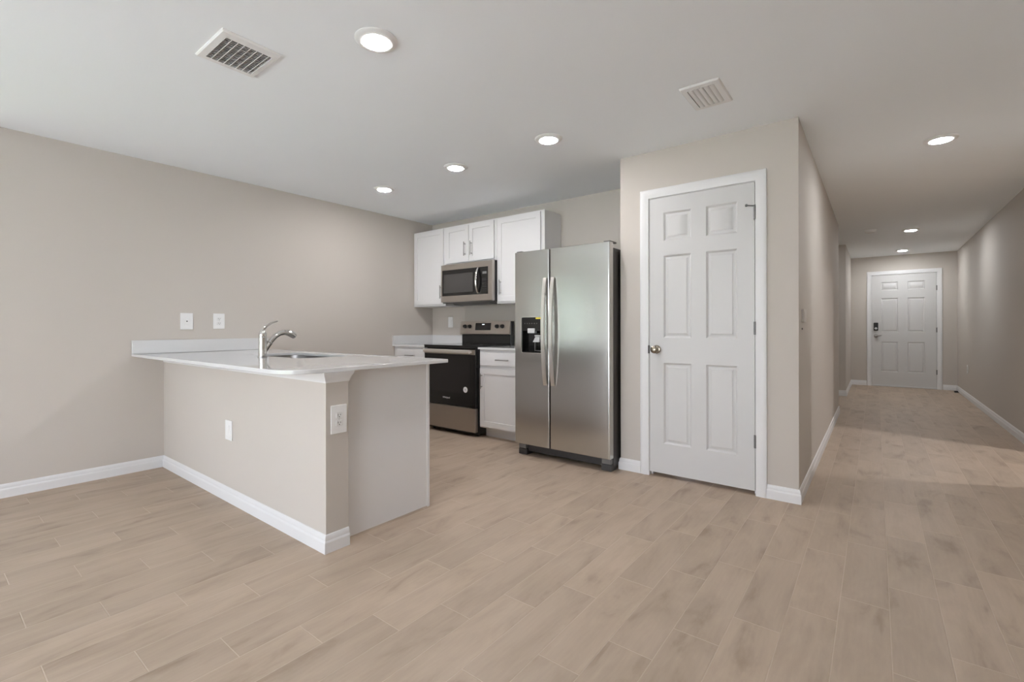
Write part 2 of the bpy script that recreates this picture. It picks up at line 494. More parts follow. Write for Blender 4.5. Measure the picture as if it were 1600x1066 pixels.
CP = [(0, 0), (0, 0.010), (0.006, 0.013), (0.020, 0.014), (0.030, 0.017), (0.045, 0.017), (0.060, 0.016), (0.066, 0.012), (0.066, 0)]
def casing(name, x0, x1, z, y):
    """flat moulding round a door opening in a wall facing -Y; x0,x1,z = inner edges"""
    bm = NB()
    sweep(bm, [(x0, y, 0), (x0, y, z), (x1, y, z), (x1, y, 0)], (0, -1, 0), CP)
    return struct(name, bm, 'trim')
casing('trim_2', -1.358, -0.6295, 2.0855, YP)
casing('trim_3', -0.0725, 0.8595, 2.0915, YF)

def jamb(name, x0, x1, z, y0, y1):
    bm = NB(); t = 0.004
    box(bm, x0, x0 + t, y0, y1, 0, z); box(bm, x1 - t, x1, y0, y1, 0, z); box(bm, x0 + t, x1 - t, y0, y1, z - t, z)
    # stop behind the leaf
    box(bm, x0 + t, x0 + t + 0.012, y0 + 0.0367, y1, 0, z - t); box(bm, x1 - t - 0.012, x1 - t, y0 + 0.0367, y1, 0, z - t)
    box(bm, x0 + t, x1 - t, y0 + 0.0367, y1, z - t - 0.012, z - t)
    return struct(name, bm, 'trim')
jamb('trim_4', OX0, OX1, OZ, YP + 0.0005, YP + WT)
jamb('trim_5', EX0, EX1, EZ, YF + 0.0005, YF + 0.12)

def panel_door(name, x0, x1, z0, z1, yf, cols, rows):
    """six-panel leaf: sunk moulding and raised field in every panel, modelled in the front face"""
    bm = NB()
    xs = sorted([x0, x1] + [c for p in cols for c in p]); zs = sorted([z0, z1] + [c for p in rows for c in p])
    grid = [[bm.verts.new((x, yf, z)) for x in xs] for z in zs]
    panels = []
    for i in range(len(zs) - 1):
        for j in range(len(xs) - 1):
            f = bm.faces.new((grid[i][j], grid[i][j + 1], grid[i + 1][j + 1], grid[i + 1][j]))
            xm = (xs[j] + xs[j + 1]) / 2; zm = (zs[i] + zs[i + 1]) / 2
            if any(a < xm < b for a, b in cols) and any(a < zm < b for a, b in rows): panels.append(f)
    bm.normal_update()
    bnd = [e for e in bm.edges if len(e.link_faces) == 1]
    r = bmesh.ops.extrude_edge_only(bm, edges=bnd)
    nv = [v for v in r['geom'] if isinstance(v, bmesh.types.BMVert)]
    for v in nv: v.co.y += 0.035
    es = [e for e in r['geom'] if isinstance(e, bmesh.types.BMEdge) and all(abs(v.co.y - yf - 0.035) < 1e-5 for v in e.verts)]
    bmesh.ops.contextual_create(bm, geom=es)
    for f in panels:
        if f.normal.y > 0: f.normal_flip()
    for th, dp in ((0.004, -0.003), (0.008, -0.009), (0.007, 0.0), (0.015, 0.009)):
        bmesh.ops.inset_individual(bm, faces=panels, thickness=th, depth=dp, use_even_offset=True)
    return struct(name, bm, 'door', loc=((x0 + x1) / 2, yf, z0))

def hinge(parent, x, y, z):
    bm = NB()
    lathe(bm, [(0.0045, -0.043), (0.0065, -0.042), (0.0065, 0.042), (0.0045, 0.043)], (x, y - 0.008, z), n=14)
    box(bm, x - 0.009, x + 0.009, y - 0.0025, y + 0.001, z - 0.043, z + 0.043)
    return obj('hinge', bm, 'hinge', parent)

def knob(parent, x, y, z, m):
    bm = NB()
    lathe(bm, [(0.031, 0.0), (0.032, 0.004), (0.028, 0.010), (0.014, 0.014), (0.011, 0.024), (0.013, 0.034), (0.024, 0.042), (0.0275, 0.052), (0.026, 0.061), (0.018, 0.067), (0.006, 0.069)], (x, y, z), (0, -1, 0), 30)
    return obj('knob', bm, m, parent)

# pantry door
d1 = panel_door('door_1', -1.3525, -0.6355, 0.029, 2.0795, YP - 0.001, [(-1.247, -1.046), (-0.944, -0.741)], [(0.250, 0.852), (1.037, 1.648), (1.756, 1.966)])
knob(d1, -1.299, YP - 0.001, 0.950, 'brass')
for z in (1.872, 1.109, 0.357): h = hinge(d1, -0.6325, YP - 0.001, z)
bm = NB()   # hinge-pin stop with its arm and rubber tip
tube(bm, [(-0.6325, YP - 0.009, 1.918), (-0.655, YP - 0.022, 1.921), (-0.682, YP - 0.030, 1.927)], 0.0035, 10)
lathe(bm, [(0.004, 0), (0.0085, 0.002), (0.0085, 0.010), (0.004, 0.012)], (-0.680, YP - 0.026, 1.928), (-0.25, 1, -0.3), 12)
lathe(bm, [(0.006, 0), (0.006, 0.012)], (-0.6325, YP - 0.009, 1.914), (0, 0, 1), 12)
obj('hinge_pin_stop', bm, 'hinge', d1)
bm = NB(); box(bm, -1.362, -1.3555, YP - 0.0165, YP + 0.012, 0.918, 0.980, 0.002); obj('strike_plate', bm, 'grey_plastic', d1)

# front door
d2 = panel_door('door_2', -0.066, 0.853, 0.022, 2.085, YF + 0.002, [(0.076, 0.321), (0.455, 0.693)], [(0.275, 0.835), (1.020, 1.648), (1.797, 1.950)])
bm = NB(); lathe(bm, [(0.033, 0), (0.034, 0.006), (0.014, 0.012), (0.011, 0.026)], (-0.0005, YF + 0.002, 0.943), (0, -1, 0), 24)
tube(bm, [(-0.0005, YF - 0.024, 0.943), (0.02, YF - 0.034, 0.945), (0.055, YF - 0.036, 0.950), (0.082, YF - 0.034, 0.955)], [0.011, 0.012, 0.010, 0.007], 12)
obj('lever_handle', bm, 'nickel', d2)
bm = NB(); box(bm, -0.036, 0.033, YF - 0.026, YF + 0.002, 1.042, 1.194, 0.012, 3)
kp = obj('keypad_lock', bm, 'black_plastic', d2)
bm = NB(); lathe(bm, [(0.020, 0), (0.021, 0.006), (0.016, 0.010), (0.002, 0.011)], (-0.0015, YF - 0.026, 1.085), (0, -1, 0), 24); obj('thumb_turn', bm, 'light_grey', kp)
for z in (1.809, 1.058, 0.303): hinge(d2, 0.856, YF + 0.002, z)
bm = NB(); box(bm, -0.0685, 0.8555, YF - 0.006, YF + 0.1, 0.0, 0.02, 0.003); struct('door_threshold', bm, 'light_grey')

# ------------------------------------------------------------------ ceiling lights
def downlight(x, y, label, lens='lens'):
    t = thing('ceiling_light', label, 'ceiling light', (x, y, H), 'round ceiling lights')
    bm = NB()
    prof = [(0.096, 0.0), (0.096, 0.003), (0.090, 0.009), (0.076, 0.013), (0.066, 0.014), (0.061, 0.012), (0.061, 0.0)]
    o = Vector((x, y, H)); loops = []
    n = 48
    for r, h in prof: loops.append([o + Vector((r * math.cos(2 * math.pi * k / n), r * math.sin(2 * math.pi * k / n), -h)) for k in range(n)])
    rings(bm, loops, caps=False)
    obj('trim_ring', bm, 'white_plastic', t)
    bm = NB(); lathe(bm, [(0.0605, 0.0), (0.0605, 0.0125), (0.058, 0.0155), (0.05, 0.0170), (0.03, 0.0175), (0.004, 0.0175)], (x, y, H), (0, 0, -1), 40)
    obj('lens', bm, lens, t)
    return t
LIGHTS = [(-1.815, 1.325, 'round ceiling light nearest the camera, beside the large air vent'),
          (-1.815, 2.761, 'round ceiling light over the kitchen floor in front of the refrigerator'),
          (-2.736, 2.773, 'middle ceiling light of the row of three running across the kitchen'),
          (-3.700, 2.787, 'ceiling light farthest left in the kitchen row, near the sink wall'),
          (0.362, 4.464, 'ceiling light at the start of the hallway, right of the pantry', 'lens_hall'),
          (0.375, 8.390, 'second ceiling light down the hallway, beside the smoke detector', 'lens_hall'),
          (0.362, 10.546, 'last ceiling light in the hallway, just in front of the entry door', 'lens_hall')]
for a in LIGHTS: downlight(*a)
downlight(2.75, 5.69, 'ceiling light of the side room beyond the doorway in the right hall wall', 'lens_bright')

# ------------------------------------------------------------------ air vents, smoke detector
def vent_frame(x0, x1, y0, y1, ix0, ix1, iy0, iy1, t):
    bm = NB()
    outer = rrect(x0, x1, y0, y1, 0.004, 2); mid = rrect(x0 + 0.006, x1 - 0.006, y0 + 0.006, y1 - 0.006, 0.004, 2)
    inn = rrect(ix0, ix1, iy0, iy1, 0.004, 2)
    lp = lambda pts, z: [Vector((a, b, z)) for a, b in pts]
    rings(bm, [lp(outer, H), lp(outer, H - 0.004), lp(mid, H - 0.010), lp(inn, H - 0.012), lp(inn, H)], caps=False)
    obj('frame', bm, 'white_plastic', t)
    bm = NB(); box(bm, ix0, ix1, iy0, iy1, H - 0.0015, H - 0.0002); obj('duct_opening', bm, 'vent_dark', t)
t = thing('air_vent', 'large square white ceiling vent with straight open slats, left of the nearest light', 'air vent', (-2.436, 0.985, H), 'white ceiling air vents')
vent_frame(-2.592, -2.272, 0.852, 1.118, -2.555, -2.318, 0.885, 1.092, t)
for i in range(7):
    y = 0.912 + i * 0.0275
    bm = NB(); prism(bm, [(y + 0.0055, H - 0.002), (y + 0.004, H - 0.002), (y - 0.006, H - 0.0125), (y - 0.002, H - 0.0125)], 'x', -2.5555, -2.3175)
    obj('slat', bm, 'white_plastic', t)
for i in range(14):
    x = -2.545 + i * 0.0167
    bm = NB(); box(bm, x, x + 0.003, 0.8855, 1.0915, H - 0.006, H - 0.0016); obj('cross_blade', bm, 'light_grey', t)
t = thing('air_vent', 'small white ceiling vent with five curved blades, above the pantry door', 'air vent', (-0.760, 2.788, H), 'white ceiling air vents')
vent_frame(-0.866, -0.656, 2.632, 2.944, -0.832, -0.690, 2.668, 2.908, t)
for i in range(5):
    x = -0.822 + i * 0.0275
    bm = NB(); prism(bm, [(x + 0.018 - a, b) for a, b in ((-0.004, H - 0.002), (0.002, H - 0.010), (0.012, H - 0.014), (0.022, H - 0.0145), (0.022, H - 0.0135), (0.012, H - 0.013), (0.003, H - 0.009), (-0.002, H - 0.002))], 'y', 2.6675, 2.9085)
    obj('blade', bm, 'white_plastic', t)
t = thing('smoke_detector', 'small round white smoke detector on the hallway ceiling', 'smoke detector', (-0.059, 8.10, H))
bm = NB(); lathe(bm, [(0.066, 0), (0.066, 0.010), (0.062, 0.014)], (-0.059, 8.10, H), (0, 0, -1), 32); obj('mounting_base', bm, 'white_plastic', t)
bm = NB(); lathe(bm, [(0.060, 0.014), (0.058, 0.028), (0.050, 0.036), (0.012, 0.038), (0.002, 0.038)], (-0.059, 8.10, H), (0, 0, -1), 32); obj('cover', bm, 'white_plastic', t)

# ------------------------------------------------------------------ wall plates; local frame: u along wall, n out of wall
def plate(name, label, cat, c, u, nrm, w, h, kind, group=None):
    t = thing(name, label, cat, c, group)
    c = Vector(c); u = Vector(u); n = Vector(nrm); z = Vector((0, 0, 1))
    def slab(bm, cu, cz, ww, hh, d0, d1, bev=0.0015):
        q = NB(); box(q, -ww / 2, ww / 2, -hh / 2, hh / 2, d0, d1, bev)
        mm = Matrix.Identity(4)
        for i, ax in enumerate((u, z, n)):
            for r in range(3): mm[r][i] = ax[r]
        q.transform(Matrix.Translation(c + u * cu + z * cz) @ mm)
        me = bpy.data.meshes.new('tmp'); q.to_mesh(me); q.free(); bm.from_mesh(me); bpy.data.meshes.remove(me)
    bm = NB(); slab(bm, 0, 0, w, h, 0, 0.006, 0.0025); obj('cover_plate', bm, 'white_plastic', t)
    if kind == 'duplex':
        for s in (1, -1):
            bm = NB(); slab(bm, 0, s * 0.0195, 0.034, 0.029, 0.005, 0.0085, 0.004)
            rc = obj('receptacle', bm, 'white_plastic', t)
            bm = NB(); slab(bm, -0.0065, s * 0.0195 + 0.003, 0.0026, 0.009, 0.008, 0.0088, 0); slab(bm, 0.0065, s * 0.0195 + 0.003, 0.0026, 0.007, 0.008, 0.0088, 0)
            slab(bm, 0, s * 0.0195 - 0.0075, 0.0048, 0.0048, 0.008, 0.0088, 0.001)
            obj('socket_slot', bm, 'dark', rc)
        bm = NB(); slab(bm, 0, 0, 0.005, 0.005, 0.0055, 0.007, 0.001); obj('screw', bm, 'light_grey', t)
    elif kind == 'jack':
        bm = NB(); slab(bm, 0, 0, 0.034, 0.061, 0.005, 0.0078, 0.0015); ins = obj('insert', bm, 'white_plastic', t)
        bm = NB(); lathe(bm, [(0.005, 0.0075), (0.005, 0.011), (0.002, 0.0112)], c, n, 14); obj('cable_jack', bm, 'dark', ins)
    elif kind == 'rocker':
        bm = NB(); slab(bm, 0, 0, 0.033, 0.066, 0.005, 0.0095, 0.002); obj('insert', bm, 'white_plastic', t)
    return t
OG = 'white wall plates'
plate('wall_plate', 'white wall plate with one small round jack, above the left end of the peninsula', 'wall plate', (XL, 1.429, 1.172), (0, 1, 0), (1, 0, 0), 0.092, 0.137, 'jack', OG)
plate('wall_outlet', 'white two-socket outlet on the left wall, just left of the faucet', 'wall outlet', (XL, 1.672, 1.175), (0, 1, 0), (1, 0, 0), 0.090, 0.134, 'duplex', OG)
plate('wall_plate', 'narrow white wall plate low on the front of the peninsula', 'wall plate', (-3.291, PYA, 0.458), (1, 0, 0), (0, -1, 0), 0.100, 0.126, 'rocker', OG)
plate('wall_outlet', 'white two-socket outlet on the narrow end of the peninsula wall', 'wall outlet', (PXE, 1.340, 0.654), (0, 1, 0), (1, 0, 0), 0.089, 0.143, 'duplex', OG)
plate('wall_plate', 'white wall plate on the kitchen wall between the corner and the range', 'wall plate', (-4.210, YK, 1.182), (1, 0, 0), (0, -1, 0), 0.080, 0.132, 'rocker', OG)
plate('wall_outlet', 'white outlet low on the right hallway wall near the entry', 'wall outlet', (XR, 10.04, 0.46), (0, 1, 0), (-1, 0, 0), 0.085, 0.125, 'duplex', OG)
t = thing('thermostat', 'pale thermostat on the hallway wall around the corner from the pantry', 'thermostat', (XP, 3.655, 1.19))
bm = NB(); box(bm, XP, XP + 0.014, 3.585, 3.725, 1.146, 1.234, 0.004); obj('case', bm, 'putty', t)
bm = NB(); box(bm, XP + 0.0135, XP + 0.0155, 3.61, 3.70, 1.165, 1.215, 0.0008); obj('screen', bm, 'putty', t)
t = thing('wall_sensor', 'tiny dark round button on the hallway wall below the thermostat', 'button', (XP, 3.60, 1.104))
bm = NB(); lathe(bm, [(0.006, 0), (0.006, 0.004), (0.004, 0.006), (0.001, 0.0065)], (XP, 3.60, 1.104), (1, 0, 0), 16); obj('cap', bm, 'grey_plastic', t)
# door stop on the far right baseboard
t = thing('door_stop', 'small black door stop on the floor by the far right baseboard', 'door stop', (1.10, 10.92, 0.0))
bm = NB(); lathe(bm, [(0.024, 0), (0.026, 0.004), (0.024, 0.022), (0.018, 0.027), (0.002, 0.028)], (1.073, 10.90, 0.0), (0, 0, 1), 20); obj('bumper', bm, 'black_plastic', t)
bm = NB(); box(bm, 1.055, 1.103, 10.85, 11.05, 0.0, 0.007, 0.002); obj('base', bm, 'black_plastic', t)

# ------------------------------------------------------------------ cabinets
def shaker(bm, x0, x1, z0, z1, yf, th=0.019, rail=0.055, facing=-1):
    """shaker panel, front at yf facing -Y (or +Y)"""
    s = facing
    b = NB()
    vs = [b.verts.new((x, yf, z)) for x, z in ((x0, z0), (x1, z0), (x1, z1), (x0, z1))]
    f = b.faces.new(vs); b.normal_update()
    if f.normal.y * s < 0: f.normal_flip()
    bmesh.ops.inset_individual(b, faces=[f], thickness=rail, depth=0.0, use_even_offset=True)
    bmesh.ops.inset_individual(b, faces=[f], thickness=0.0015, depth=-0.008, use_even_offset=True)
    bnd = [e for e in b.edges if len(e.link_faces) == 1]
    r = bmesh.ops.extrude_edge_only(b, edges=bnd)
    for v in r['geom']:
        if isinstance(v, bmesh.types.BMVert): v.co.y -= s * th
    es = [e for e in r['geom'] if isinstance(e, bmesh.types.BMEdge) and all(abs(v.co.y - yf + s * th) < 1e-5 for v in e.verts)]
    bmesh.ops.contextual_create(b, geom=es)
    me = bpy.data.meshes.new('tmp'); b.to_mesh(me); b.free(); bm.from_mesh(me); bpy.data.meshes.remove(me)

def bar_handle(parent, p0, p1, yf, s=-1):
    """bar pull between two points (x,z) standing 30 mm off the face"""
    bm = NB(); y = yf + s * 0.030
    a = Vector((p0[0], y, p0[1])); b = Vector((p1[0], y, p1[1]))
    tube(bm, [a, b], 0.0058, 12)
    for f in (0.14, 0.86):
        q = a.lerp(b, f); tube(bm, [q, (q.x, yf - s * 0.0005, q.z)], 0.0046, 10)
    return obj('handle', bm, 'nickel', parent)

UY = 3.871           # face frame of the wall cabinets
def wall_cabinet(label, x0, x1, z0, z1, doors):
    t = thing('wall_cabinet', label, 'cabinet', ((x0 + x1) / 2, YK, z0), 'white wall cabinets')
    bm = NB(); g = 0.0007
    box(bm, x0 + g, x1 - g, UY, YK - 0.0005, z0, z1, 0.001)
    obj('body', bm, 'cabinet', t)
    for (a, b, c, d, hd) in doors:
        bm = NB(); shaker(bm, a, b, c, d, UY - 0.0195)
        dr = obj('door', bm, 'cabinet', t)
        bar_handle(dr, hd[0], hd[1], UY - 0.0195)
    return t
wall_cabinet('white wall cabinet in the corner, left of the microwave', XL, -3.985, 1.370, 2.286,
             [(-4.515, -4.010, 1.392, 2.270, ((-4.036, 1.455), (-4.036, 1.610)))])
wall_cabinet('short white wall cabinet with two doors above the microwave', -3.985, -3.205, 1.836, 2.286,
             [(-3.965, -3.604, 1.858, 2.270, ((-3.650, 1.920), (-3.650, 2.078))), (-3.598, -3.236, 1.858, 2.270, ((-3.553, 1.920), (-3.553, 2.078)))])
wall_cabinet('white wall cabinet on the right, its door partly hidden by the refrigerator', -3.205, -2.590, 1.370, 2.286,
             [(-3.186, -2.632, 1.392, 2.270, ((-3.136, 1.462), (-3.136, 1.618)))])

BY = 3.566           # face frame of the base cabinets
def base_cabinet(label, x0, x1, dx0, dx1, handle_left):
    t = thing('base_cabinet', label, 'cabinet', ((x0 + x1) / 2, YK, 0), 'white base cabinets')
    bm = NB(); box(bm, x0, x1, BY, YK - 0.0005, 0.105, CT - ST - 0.0006, 0.001); obj('body', bm, 'cabinet', t)
    bm = NB(); box(bm, x0, x1, BY + 0.095, YK - 0.0005, 0, 0.1045); obj('toe_kick', bm, 'cabinet', t)
    bm = NB(); box(bm, dx0, dx1, BY - 0.0195, BY - 0.0005, 0.733, 0.868, 0.003)
    dw = obj('drawer', bm, 'cabinet', t)
    c = (dx0 + dx1) / 2; bar_handle(dw, (c - 0.08, 0.798), (c + 0.08, 0.798), BY - 0.0195)
    bm = NB(); shaker(bm, dx0, dx1, 0.120, 0.705, BY - 0.0195)
    dr = obj('door', bm, 'cabinet', t)
    hx = dx0 + 0.030 if handle_left else dx1 - 0.030
    bar_handle(dr, (hx, 0.500), (hx, 0.655), BY - 0.0195)
    return t
base_cabinet('white base cabinet between the range and the refrigerator', -3.178, -2.532, -3.163, -2.552, True)
base_cabinet('white base cabinet in the corner, left of the range', XL + 0.003, -3.950, -4.470, -3.966, False)

# peninsula cabinets behind the half wall
PX = -2.214; PY1 = 1.985
t = thing('peninsula_cabinet', 'white peninsula base cabinet with a plain grey-white end panel', 'cabinet', ((XL + PX) / 2, 1.7, 0))
bm = NB()
CX0 = XL + 0.003
box(bm, CX0, PX - 0.019, PYB + 0.0005, PYB + 0.02, 0.0, CT - ST - 0.0006)
box(bm, CX0, PX - 0.019, PYB + 0.02, PY1, 0.105, 0.125); box(bm, CX0, XL + 0.019, PYB + 0.02, PY1, 0.125, CT - ST - 0.0006)
box(bm, XL + 0.019, PX - 0.019, PY1 - 0.019, PY1, 0.125, CT - ST - 0.0006)
obj('body', bm, 'cabinet', t)
bm = NB(); box(bm, PX - 0.0185, PX, PYB + 0.0005, PY1, 0, CT - ST - 0.0006, 0.0008); pnl = obj('end_panel', bm, 'cabinet', t)
bm = NB(); box(bm, PX - 0.0184, PX + 0.005, PY1, PY1 + 0.0195, 0.0, CT - ST - 0.0006, 0.001); obj('edge_strip', bm, 'cabinet', pnl)
bm = NB(); box(bm, CX0, PX - 0.019, PY1 - 0.085, PY1 - 0.07, 0, 0.1045); obj('toe_kick', bm, 'cabinet', t)
nx = 4; step = (PX - XL - 0.02) / nx
for i in range(nx):
    a = XL + 0.012 + i * step
    bm = NB(); shaker(bm, a, a + step - 0.008, 0.120, 0.868, PY1 + 0.0195, facing=1); dr = obj('door', bm, 'cabinet', t)
    hx = a + (step - 0.04 if i % 2 == 0 else 0.03); bar_handle(dr, (hx, 0.66), (hx, 0.82), PY1 + 0.0195, 1)
bm = NB(); box(bm, PX, PX + 0.004, PYB, PY1, 0, 0.006); struct('trim_6', bm, 'caulk')

# ------------------------------------------------------------------ counters
def slab_mesh(outline, hole=None):
    cu = bpy.data.curves.new('slab', 'CURVE'); cu.dimensions = '2D'; cu.fill_mode = 'BOTH'
    cu.extrude = ST / 2 - 0.0025; cu.bevel_depth = 0.0025; cu.bevel_resolution = 2; cu.offset = -0.0025
    for pts in ([outline] + ([hole] if hole else [])):
        s = cu.splines.new('POLY'); s.points.add(len(pts) - 1); s.use_cyclic_u = True
        for p, q in zip(s.points, pts): p.co = (q[0], q[1], 0, 1)
    o = bpy.data.objects.new('slab', cu); COL.objects.link(o)
    me = bpy.data.meshes.new_from_object(o.evaluated_get(bpy.context.evaluated_depsgraph_get()))
    bpy.data.objects.remove(o); bpy.data.curves.remove(cu)
    me.transform(Matrix.Translation((0, 0, CT - ST / 2)))
    bm = NB(); bm.from_mesh(me); bpy.data.meshes.remove(me)
    bmesh.ops.remove_doubles(bm, verts=bm.verts, dist=0.0002)
    return bm

SX0, SX1, SY0, SY1 = -3.74, -2.96, 1.572, 1.942
SYF, SYK, SXE, SR = 1.062, 2.105, -2.137, 0.16
out = [(XL + 0.001, SYF), (SXE - SR, SYF)] + [(SXE - SR + SR * math.sin(R(a)), SYF + SR - SR * math.cos(R(a))) for a in range(6, 90, 6)] + [(SXE, SYF + SR), (SXE, SYK - 0.01), (SXE - 0.01, SYK), (XL + 0.001, SYK)]
t = thing('countertop', 'white quartz peninsula countertop with a rounded corner and the sink cut-out', 'countertop', (-3.3, 1.6, CT), 'white quartz countertops')
obj('slab', slab_mesh(out, rrect(SX0, SX1, SY0, SY1, 0.09, 8)), 'quartz', t)
t = thing('backsplash', 'low white quartz backsplash strip on the left wall behind the faucet', 'backsplash', (XL + 0.01, 1.58, CT))
bm = NB(); box(bm, XL + 0.0005, XL + 0.0195, SYF, SYK - 0.018, CT + 0.0003, CT + 0.105, 0.0015); obj('strip', bm, 'quartz', t)
t = thing('countertop', 'white quartz countertop in the kitchen corner left of the range', 'countertop', (-4.25, 3.85, CT), 'white quartz countertops')
obj('slab', slab_mesh([(XL + 0.001, 3.535), (-3.950, 3.535), (-3.950, YK - 0.001), (XL + 0.001, YK - 0.001)]), 'quartz', t)
bm = NB(); box(bm, XL + 0.0005, XL + 0.0195, 3.535, YK - 0.02, CT + 0.0003, CT + 0.105, 0.0015); box(bm, XL + 0.0005, -3.950, YK - 0.0195, YK - 0.0005, CT + 0.0003, CT + 0.105, 0.0015)
obj('backsplash', bm, 'quartz', t)
t = thing('countertop', 'short white quartz countertop between the range and the refrigerator', 'countertop', (-2.85, 3.85, CT), 'white quartz countertops')
obj('slab', slab_mesh([(-3.180, 3.535), (-2.530, 3.535), (-2.530, YK - 0.001), (-3.180, YK - 0.001)]), 'quartz', t)
bm = NB(); box(bm, -3.180, -2.530, YK - 0.0195, YK - 0.0005, CT + 0.0003, CT + 0.105, 0.0015); obj('backsplash', bm, 'quartz', t)

# sink
t = thing('sink', 'stainless undermount sink set in the peninsula countertop', 'sink', ((SX0 + SX1) / 2, (SY0 + SY1) / 2, CT - ST), None)
bm = NB()
zt = CT - ST - 0.0005
lp = lambda pts, z: [Vector((a, b, z)) for a, b in pts]
def inset(d, r): return rrect(SX0 - 0.004 + d, SX1 + 0.004 - d, SY0 - 0.004 + d, SY1 + 0.004 - d, r, 8)
rings(bm, [lp(inset(-0.012, 0.10), zt), lp(inset(0, 0.09), zt), lp(inset(0.006, 0.09), zt - 0.16), lp(inset(0.02, 0.08), zt - 0.185), lp(inset(0.045, 0.06), zt - 0.19),
           lp(inset(0.043, 0.06), zt - 0.192), lp(inset(0.018, 0.08), zt - 0.188), lp(inset(0.004, 0.09), zt - 0.163), lp(inset(-0.002, 0.092), zt - 0.002), lp(inset(-0.012, 0.10), zt - 0.002)], caps=False)
bw = rrect(SX0 + 0.038, SX1 - 0.038, SY0 + 0.038, SY1 - 0.038, 0.06, 8)
box(bm, SX0 + 0.05, SX1 - 0.05, SY0 + 0.05, SY1 - 0.05, zt - 0.1925, zt - 0.1895)
obj('basin', bm, 'nickel', t)
bm = NB(); lathe(bm, [(0.045, 0), (0.045, 0.003), (0.036, 0.004), (0.030, 0.001), (0.002, 0.001)], ((SX0 + SX1) / 2, (SY0 + SY1) / 2, zt - 0.1893), (0, 0, 1), 28); obj('drain', bm, 'chrome', t)

# faucet: body, cap with lever, pull-out spout pointing at the sink (+Y)
FX, FY = -3.337, 1.500
t = thing('faucet', 'single-lever polished chrome kitchen faucet on the peninsula countertop', 'faucet', (FX, FY, CT))
bm = NB(); lathe(bm, [(0.030, 0), (0.030, 0.004), (0.027, 0.007)], (FX, FY, CT), n=36); obj('base_ring', bm, 'nickel', t)
bm = NB(); lathe(bm, [(0.0262, 0.006), (0.0262, 0.134), (0.0255, 0.137), (0.02, 0.138)], (FX, FY, CT), n=36); obj('body', bm, 'chrome', t)
bm = NB()
lathe(bm, [(0.0255, 0.1385), (0.026, 0.142), (0.0245, 0.160), (0.0195, 0.176), (0.012, 0.188), (0.002, 0.193)], (FX, FY, CT), n=36)
tube(bm, [(FX, FY - 0.006, CT + 0.165), (FX, FY + 0.004, CT + 0.190), (FX, FY + 0.026, CT + 0.213), (FX, FY + 0.055, CT + 0.231), (FX, FY + 0.085, CT + 0.242), (FX, FY + 0.103, CT + 0.248)],
     [0.017, 0.0145, 0.0105, 0.0075, 0.006, 0.0045], 14, flat=0.7)
obj('lever', bm, 'chrome', t)
bm = NB()
tube(bm, [(FX, FY + 0.012, CT + 0.030), (FX, FY + 0.030, CT + 0.066), (FX, FY + 0.052, CT + 0.103), (FX, FY + 0.085, CT + 0.141), (FX, FY + 0.118, CT + 0.162), (FX, FY + 0.150, CT + 0.168)],
     [0.012, 0.0155, 0.017, 0.0175, 0.018, 0.0185], 18)
sp = obj('spout', bm, 'chrome', t)
bm = NB()
tube(bm, [(FX, FY + 0.150, CT + 0.168), (FX, FY + 0.178, CT + 0.164), (FX, FY + 0.206, CT + 0.153), (FX, FY + 0.226, CT + 0.140), (FX, FY + 0.232, CT + 0.134)], [0.0188, 0.022, 0.0245, 0.022, 0.012], 18)
obj('spray_head', bm, 'chrome', sp)
bm = NB(); lathe(bm, [(0.018, 0), (0.0195, 0.003), (0.0195, 0.007), (0.018, 0.010)], (FX, FY + 0.045, CT + 0.092), (0, 0.55, 0.83), 24); obj('collar', bm, 'nickel', sp)

# ------------------------------------------------------------------ range
RX0, RX1 = -3.944, -3.184
RC = (RX0 + RX1) / 2
t = thing('range', 'freestanding electric range with black glass oven door and stainless drawer', 'range', (RC, 3.8, 0))
bm = NB(); box(bm, RX0, RX1, 3.545, 4.150, 0.028, 0.905, 0.003)
for x in (RX0 + 0.05, RX1 - 0.05):
    for y in (3.60, 4.10): lathe(bm, [(0.016, 0), (0.016, 0.03)], (x, y, 0), n=14)
obj('body', bm, 'black', t)
bm = NB(); box(bm, RX0 - 0.004, RX1 + 0.004, 3.500, 4.085, 0.9175, 0.930, 0.004); box(bm, RX0, RX1, 3.502, 4.08, 0.896, 0.9172, 0.003)
ck = obj('cooktop', bm, 'black_glass', t)
for i, (x, y, r) in enumerate(((RC - 0.19, 3.66, 0.10), (RC + 0.19, 3.66, 0.115), (RC - 0.19, 3.92, 0.075), (RC + 0.19, 3.92, 0.09))):
    bm = NB(); n = 40
    lpz = lambda rr, z: [Vector((x + rr * math.cos(2 * math.pi * k / n), y + rr * math.sin(2 * math.pi * k / n), z)) for k in range(n)]
    rings(bm, [lpz(r, 0.9301), lpz(r, 0.9304), lpz(r - 0.003, 0.9304), lpz(r - 0.003, 0.9301)], caps=False)
    obj('burner_ring', bm, 'grey_plastic', ck)
bm = NB(); box(bm, RX0 + 0.003, RX1 - 0.003, 3.503, 3.544, 0.300, 0.892, 0.004)
od = obj('oven_door', bm, 'black_glass', t)
bm = NB(); box(bm, RX0 + 0.07, RX1 - 0.07, 3.5022, 3.5032, 0.44, 0.80); obj('window', bm, 'oven_glass', od)
bm = NB(); box(bm, RX0 + 0.003, RX1 - 0.003, 3.498, 3.5028, 0.838, 0.888, 0.001); obj('trim_strip', bm, 'steel_warm', od)
bm = NB()
prism(bm, [(3.452, 0.852), (3.448, 0.858), (3.448, 0.880), (3.452, 0.886), (3.462, 0.888), (3.466, 0.880), (3.466, 0.858), (3.462, 0.850)], 'x', RX0 + 0.040, RX1 - 0.040)
for x in (RX0 + 0.05, RX1 - 0.075): box(bm, x, x + 0.03, 3.464, 3.4985, 0.855, 0.883, 0.003)
obj('handle', bm, 'steel_bright', od)
